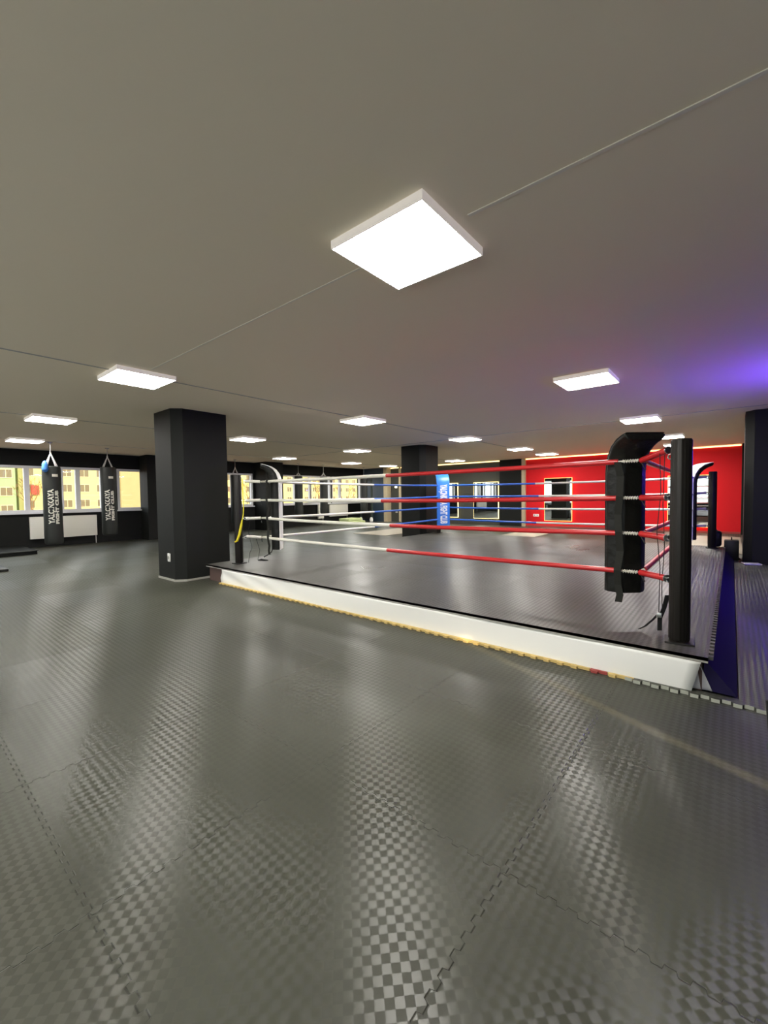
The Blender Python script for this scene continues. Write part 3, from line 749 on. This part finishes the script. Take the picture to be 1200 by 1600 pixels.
# ---------------------------------------------------------------- mirrors with light strips
def mirror(y0, y1, z0, z1, label, led, name='mirror'):
    t = thing('wall_mirror', label, 'mirror', (XF-0.03, (y0+y1)/2, z0))
    boxo('mirror_glass', (XF-0.075, y0, z0), (XF-0.068, y1, z1), M['mirror'], t)
    boxo('backing', (XF-0.068, y0+0.04, z0+0.04), (XF-0.002, y1-0.04, z1-0.04), M['wallblack'], t)
    w = -0.010
    b = BM(); X0, X1 = XF-0.066, XF-0.04
    add_box(b, (X0, y0+w, z0+w), (X1, y0+0.025, z1-w)); add_box(b, (X0, y1-0.025, z0+w), (X1, y1-w, z1-w))
    add_box(b, (X0, y0+0.025, z0+w), (X1, y1-0.025, z0+0.025)); add_box(b, (X0, y0+0.025, z1-0.025), (X1, y1-0.025, z1-w))
    obj('light_strip', b, M[led], t)['label'] = 'glowing light strip around the mirror'
mirror(9.36, 10.55, 0.30, 1.80, 'mirror with glowing yellow edge just right of the blue pad', 'led')
mirror(7.46, 8.58, 0.28, 1.80, 'wide mirror with glowing yellow edge next to the dark pilaster', 'led')
mirror(4.57, 5.56, 0.26, 1.87, 'orange edged mirror in the middle of the red wall', 'ledred')
mirror(0.50, 1.60, 0.18, 1.80, 'orange edged mirror on the red wall behind the right ring posts', 'ledred')
# recess between the beige trims: lamp, switch and shelf
t = thing('wall_lamp', 'small lit wall lamp in the dark recess left of the middle column', 'wall lamp', (XF-0.05, 12.8, 1.66))
b = BM(); add_lathe(b, [(0.02, 0), (0.06, 0.03), (0.06, 0.09), (0.02, 0.12)], (XF-0.10, 12.80, 1.66), 14); obj('bulb', b, M['bulb'], t, smooth=True)
tubeo('bracket', [(XF, 12.80, 1.84), (XF-0.10, 12.80, 1.84), (XF-0.10, 12.80, 1.77)], 0.012, M['steel'], t)
tag(boxo('wall_switch', (XF-0.02, 12.78, 0.44), (XF, 12.92, 0.58), M['white'], bevel=0.004), 'white wall switch box in the dark recess by the middle column', 'switch')

# far corner: black training frame with white feet, lime pads
t = thing('training_frame', 'black training frame with white feet in the far corner', 'training frame', (15.6, 13.9, 0))
for xx, yy in ((15.55, 14.36), (15.55, 13.66)):
    b = BM(); add_box(b, (xx-0.04, yy-0.04, 0.12), (xx+0.04, yy+0.04, 2.1), 0.006); up_ = obj('upright', b, M['greengrey'], t)
    b = BM(); add_lathe(b, [(0.05, 0), (0.08, 0.03), (0.09, 0.14), (0.05, 0.24)], (xx-0.05, yy, 0.0), 12); obj('foot', b, M['white'], t, smooth=True)['label'] = 'white foot'
boxo('crossbar', (15.52, 13.62, 2.02), (15.58, 14.40, 2.10), M['greengrey'], t)
boxo('weight_housing', (15.50, 13.74, 0.15), (15.62, 14.28, 1.15), M['vinylflat'], t, bevel=0.02)
for yy, zz in ((14.07, 1.69), (13.96, 0.95)):
    b = BM(); add_lathe(b, [(0.02, 0), (0.055, 0.03), (0.055, 0.10), (0.02, 0.13)], (15.45, yy, zz), 12); obj('knob', b, M['white'], t, smooth=True)['label'] = 'white knob'
for i, (z0, z1, x0) in enumerate(((0.001, 0.14, 13.72), (0.142, 0.27, 13.74))):
    b = BM(); add_box(b, (x0, 13.45+0.04*i, z0), (x0+1.12-0.22*i, 14.15, z1), 0.04, seg=3)
    tag(obj('foam_pad', b, M['limepad'], smooth=True), ['long lime foam pad lying on the floor by the far windows', 'shorter lime foam pad on top of the long one'][i], 'foam pad')

# ---------------------------------------------------------------- things by the right far post
t = thing('speaker_box', 'black box standing on the floor beside the far right ring post', 'speaker', (10.34, -0.01, 0))
b = BM(); add_box(b, (10.22, -0.12, 0.0), (10.46, 0.10, 0.37), 0.02); obj('cabinet', b, M['vinylflat'], t, smooth=True)
b = BM(); add_tube(b, [(10.27, -0.01, 0.37), (10.27, -0.01, 0.41), (10.41, -0.01, 0.41), (10.41, -0.01, 0.37)], 0.010, 8); obj('handle', b, M['blackcord'], t, smooth=True)
t = thing('gear_bag', 'black gear bag slumped around the foot of the far right post', 'bag', (9.9, 0.15, RZ))
b = BM(); add_box(b, (9.88, 0.13, RZ+0.016), (10.10, 0.34, 0.56), 0.05, seg=3); obj('bag_body', b, M['vinyl'], t, smooth=True)
ribbon('shoulder_strap', [(9.95, 0.20, 0.56), (9.97, 0.24, 0.60), (9.99, 0.28, 0.56)], 0.03, M['blackcord'], t)
b = BM(); add_box(b, (9.50, -0.40, 0.022), (9.66, -0.16, 0.05), 0.008, rot=0.3)
ps = obj('power_strip', b, M['white'], smooth=True); tag(ps, 'white power strip on the floor at the foot of the right column', 'power strip')
b = BM(); add_tube(b, [(9.60, -0.20, 0.06), (9.8, -0.13, 0.03), (10.2, -0.155, 0.012), (10.7, -0.10, 0.012), (11.1, 0.15, 0.06), (11.3, 0.25, 0.04)], 0.008, 6)
tag(obj('cable', b, M['blackcord'], smooth=True), 'black cable running from the power strip across the floor', 'cable')

# right photo edge: slim stand
t = thing('floor_stand', 'slim dark stand with round base at the right photo edge', 'stand', (2.86, -0.19, 0))
b = BM(); add_lathe(b, [(0.10, 0.0), (0.10, 0.008), (0.09, 0.014), (0.03, 0.018)], (2.84, -0.255, 0.001), 30); obj('base', b, M['greengrey'], t, smooth=True)
tubeo('pole', [(2.86, -0.235, 0.015), (2.86, -0.235, 0.85)], 0.021, M['greengrey'], t)
tubeo('lever', [(2.85, -0.165, 0.07), (2.83, -0.152, 0.24)], 0.006, M['blackcord'], t)

# left edge: low black step against the window wall, bench foot
t = thing('low_step', 'low black step platform on the floor at the left under the windows', 'step', (0, 13.6, 0))
boxo('step_body', (-2.9, 12.95, 0.002), (2.43, 14.79, 0.10), M['wallblack'], t)
boxo('step_edge', (-2.9, 12.90, 0.085), (2.45, 12.95, 0.105), M['seam_dark'], t)['label'] = 'worn front edge'
t = thing('bench', 'dark bench foot poking in at the left photo edge', 'bench', (1.2, 10.8, 0))
boxo('foot_bar', (1.20, 10.25, 0.002), (1.50, 10.95, 0.05), M['vinylflat'], t, bevel=0.01)
boxo('leg', (1.02, 10.55, 0.002), (1.12, 10.65, 0.45), M['steel'], t)
boxo('seat', (-0.1, 10.35, 0.45), (1.16, 10.85, 0.52), M['vinylflat'], t, bevel=0.02)

# blue led tube hung beside the ring, right of the frame
t = thing('neon_tube', 'blue glowing tube light hanging right of the ring, outside the photo', 'neon light', (6.7, -1.2, 1.9))
b = BM(); add_tube(b, [(6.3, -1.2, 1.9), (7.1, -1.2, 1.9)], 0.035, 12); obj('tube', b, M['ledblue'], t, smooth=True)
for x in (6.32, 7.08):
    b = BM(); add_tube(b, [(x, -1.2, 1.9), (x, -1.2, 1.96), (x, -1.2, CEIL)], [0.04, 0.005, 0.005], 8); obj('hanger', b, M['white'], t, smooth=True)

# ---------------------------------------------------------------- outside the windows
struct(boxo('ground', (-60, 15.2, -3.4), (170, 160, -3.2), M['ground']))
def building(x0, x1, y, z1, m, label, nx, rows, red=(), win=True, zb=-3.2):
    t = thing('building', label, 'building', ((x0+x1)/2, y, zb))
    boxo('facade', (x0, y, zb), (x1, y+8, z1), m, t)
    boxo('roof', (x0-0.4, y-0.4, z1), (x1+0.4, y+8, z1+0.35), M['fac_frame'], t)
    boxo('plinth', (x0-0.05, y-0.06, zb), (x1+0.05, y, zb+1.0), M['ground'], t)
    if win:
        dx = (x1-x0)/nx
        for i in range(nx):
            cx = x0+dx*(i+0.5)
            for z in rows:
                b = BM()
                add_box(b, (cx-0.85, y-0.10, z-0.80), (cx+0.85, y-0.001, z-0.68)); add_box(b, (cx-0.85, y-0.10, z+0.68), (cx+0.85, y-0.001, z+0.80))
                for q in (-0.85, -0.04, 0.77): add_box(b, (cx+q, y-0.10, z-0.68), (cx+q+0.08, y-0.001, z+0.68))
                w = obj('window', b, M['fac_frame'], t)
                boxo('window_glass', (cx-0.78, y-0.05, z-0.68), (cx+0.78, y-0.002, z+0.68), M['fac_win'], w)
    for (xx, z) in red: boxo('red_sign', (xx-0.55, y-0.6, z-0.8), (xx+0.55, y-0.05, z+0.9), M['fac_red'], t)
building(3, 15.5, 96, 9.5, M['fac_green'], 'pale green apartment house outside, behind the leftmost panes', 5, (-0.2, 2.9, 6.0), ((12.4, 3.0),))
building(16.5, 31, 100, 9.5, M['fac_yellow'], 'sunlit yellow apartment house outside, behind the printed bags', 5, (0.6, 3.6, 6.6), ((18.8, 3.2),))
building(32.5, 40, 98, 9.0, M['fac_beige'], 'plain beige end wall of a house outside, right of the second bag', 1, (), win=False)
building(54, 70, 102, 9.5, M['fac_yellow'], 'yellow house outside, in the window right of the foreground column', 5, (0.6, 3.6, 6.6), ((60, 2.2),))
building(72, 92, 104, 9.5, M['fac_yellow'], 'yellow house outside, behind the two slim bags', 6, (0.6, 3.6, 6.6))
building(94, 118, 108, 9.5, M['fac_yellow'], 'yellow house outside, in the far corner window', 7, (0.6, 3.6, 6.6))
# bare tree in front of the yellow house
def tree(x, y, label, h=7.0, seed=1):
    rnd = random.Random(seed); t = thing('bare_tree', label, 'tree', (x, y, -3.2))
    b = BM(); add_tube(b, [(x, y, -3.2), (x+0.1, y, -1.5), (x, y, 0.2)], [0.16, 0.13, 0.10], 8); obj('trunk', b, M['bark'], t, smooth=True)
    b = BM()
    def br(p, d, l, r, k):
        q = p+d*l; add_tube(b, [p, (p+q)/2+Vector((rnd.uniform(-.1, .1), 0, 0.05)), q], [r, r*0.8, r*0.6], 5)
        if k:
            for _ in range(3):
                nd = (d+Vector((rnd.uniform(-.8, .8), rnd.uniform(-.5, .5), rnd.uniform(-.1, .5)))).normalized(); br(q, nd, l*0.72, r*0.6, k-1)
    for _ in range(4): br(Vector((x, y, rnd.uniform(-1.0, 0.1))), Vector((rnd.uniform(-.8, .8), rnd.uniform(-.3, .3), 0.8)).normalized(), h*0.25, 0.07, 3)
    obj('branches', b, M['bark'], t, smooth=True)
tree(12.8, 70, 'bare tree outside behind the left printed bag', seed=3)
tree(34.5, 55, 'bare tree outside right of the foreground column', seed=5)
tree(46, 52, 'bare tree outside beyond the left corner pad', seed=6)
tree(62, 62, 'bare tree outside beyond the far corner window', seed=8)
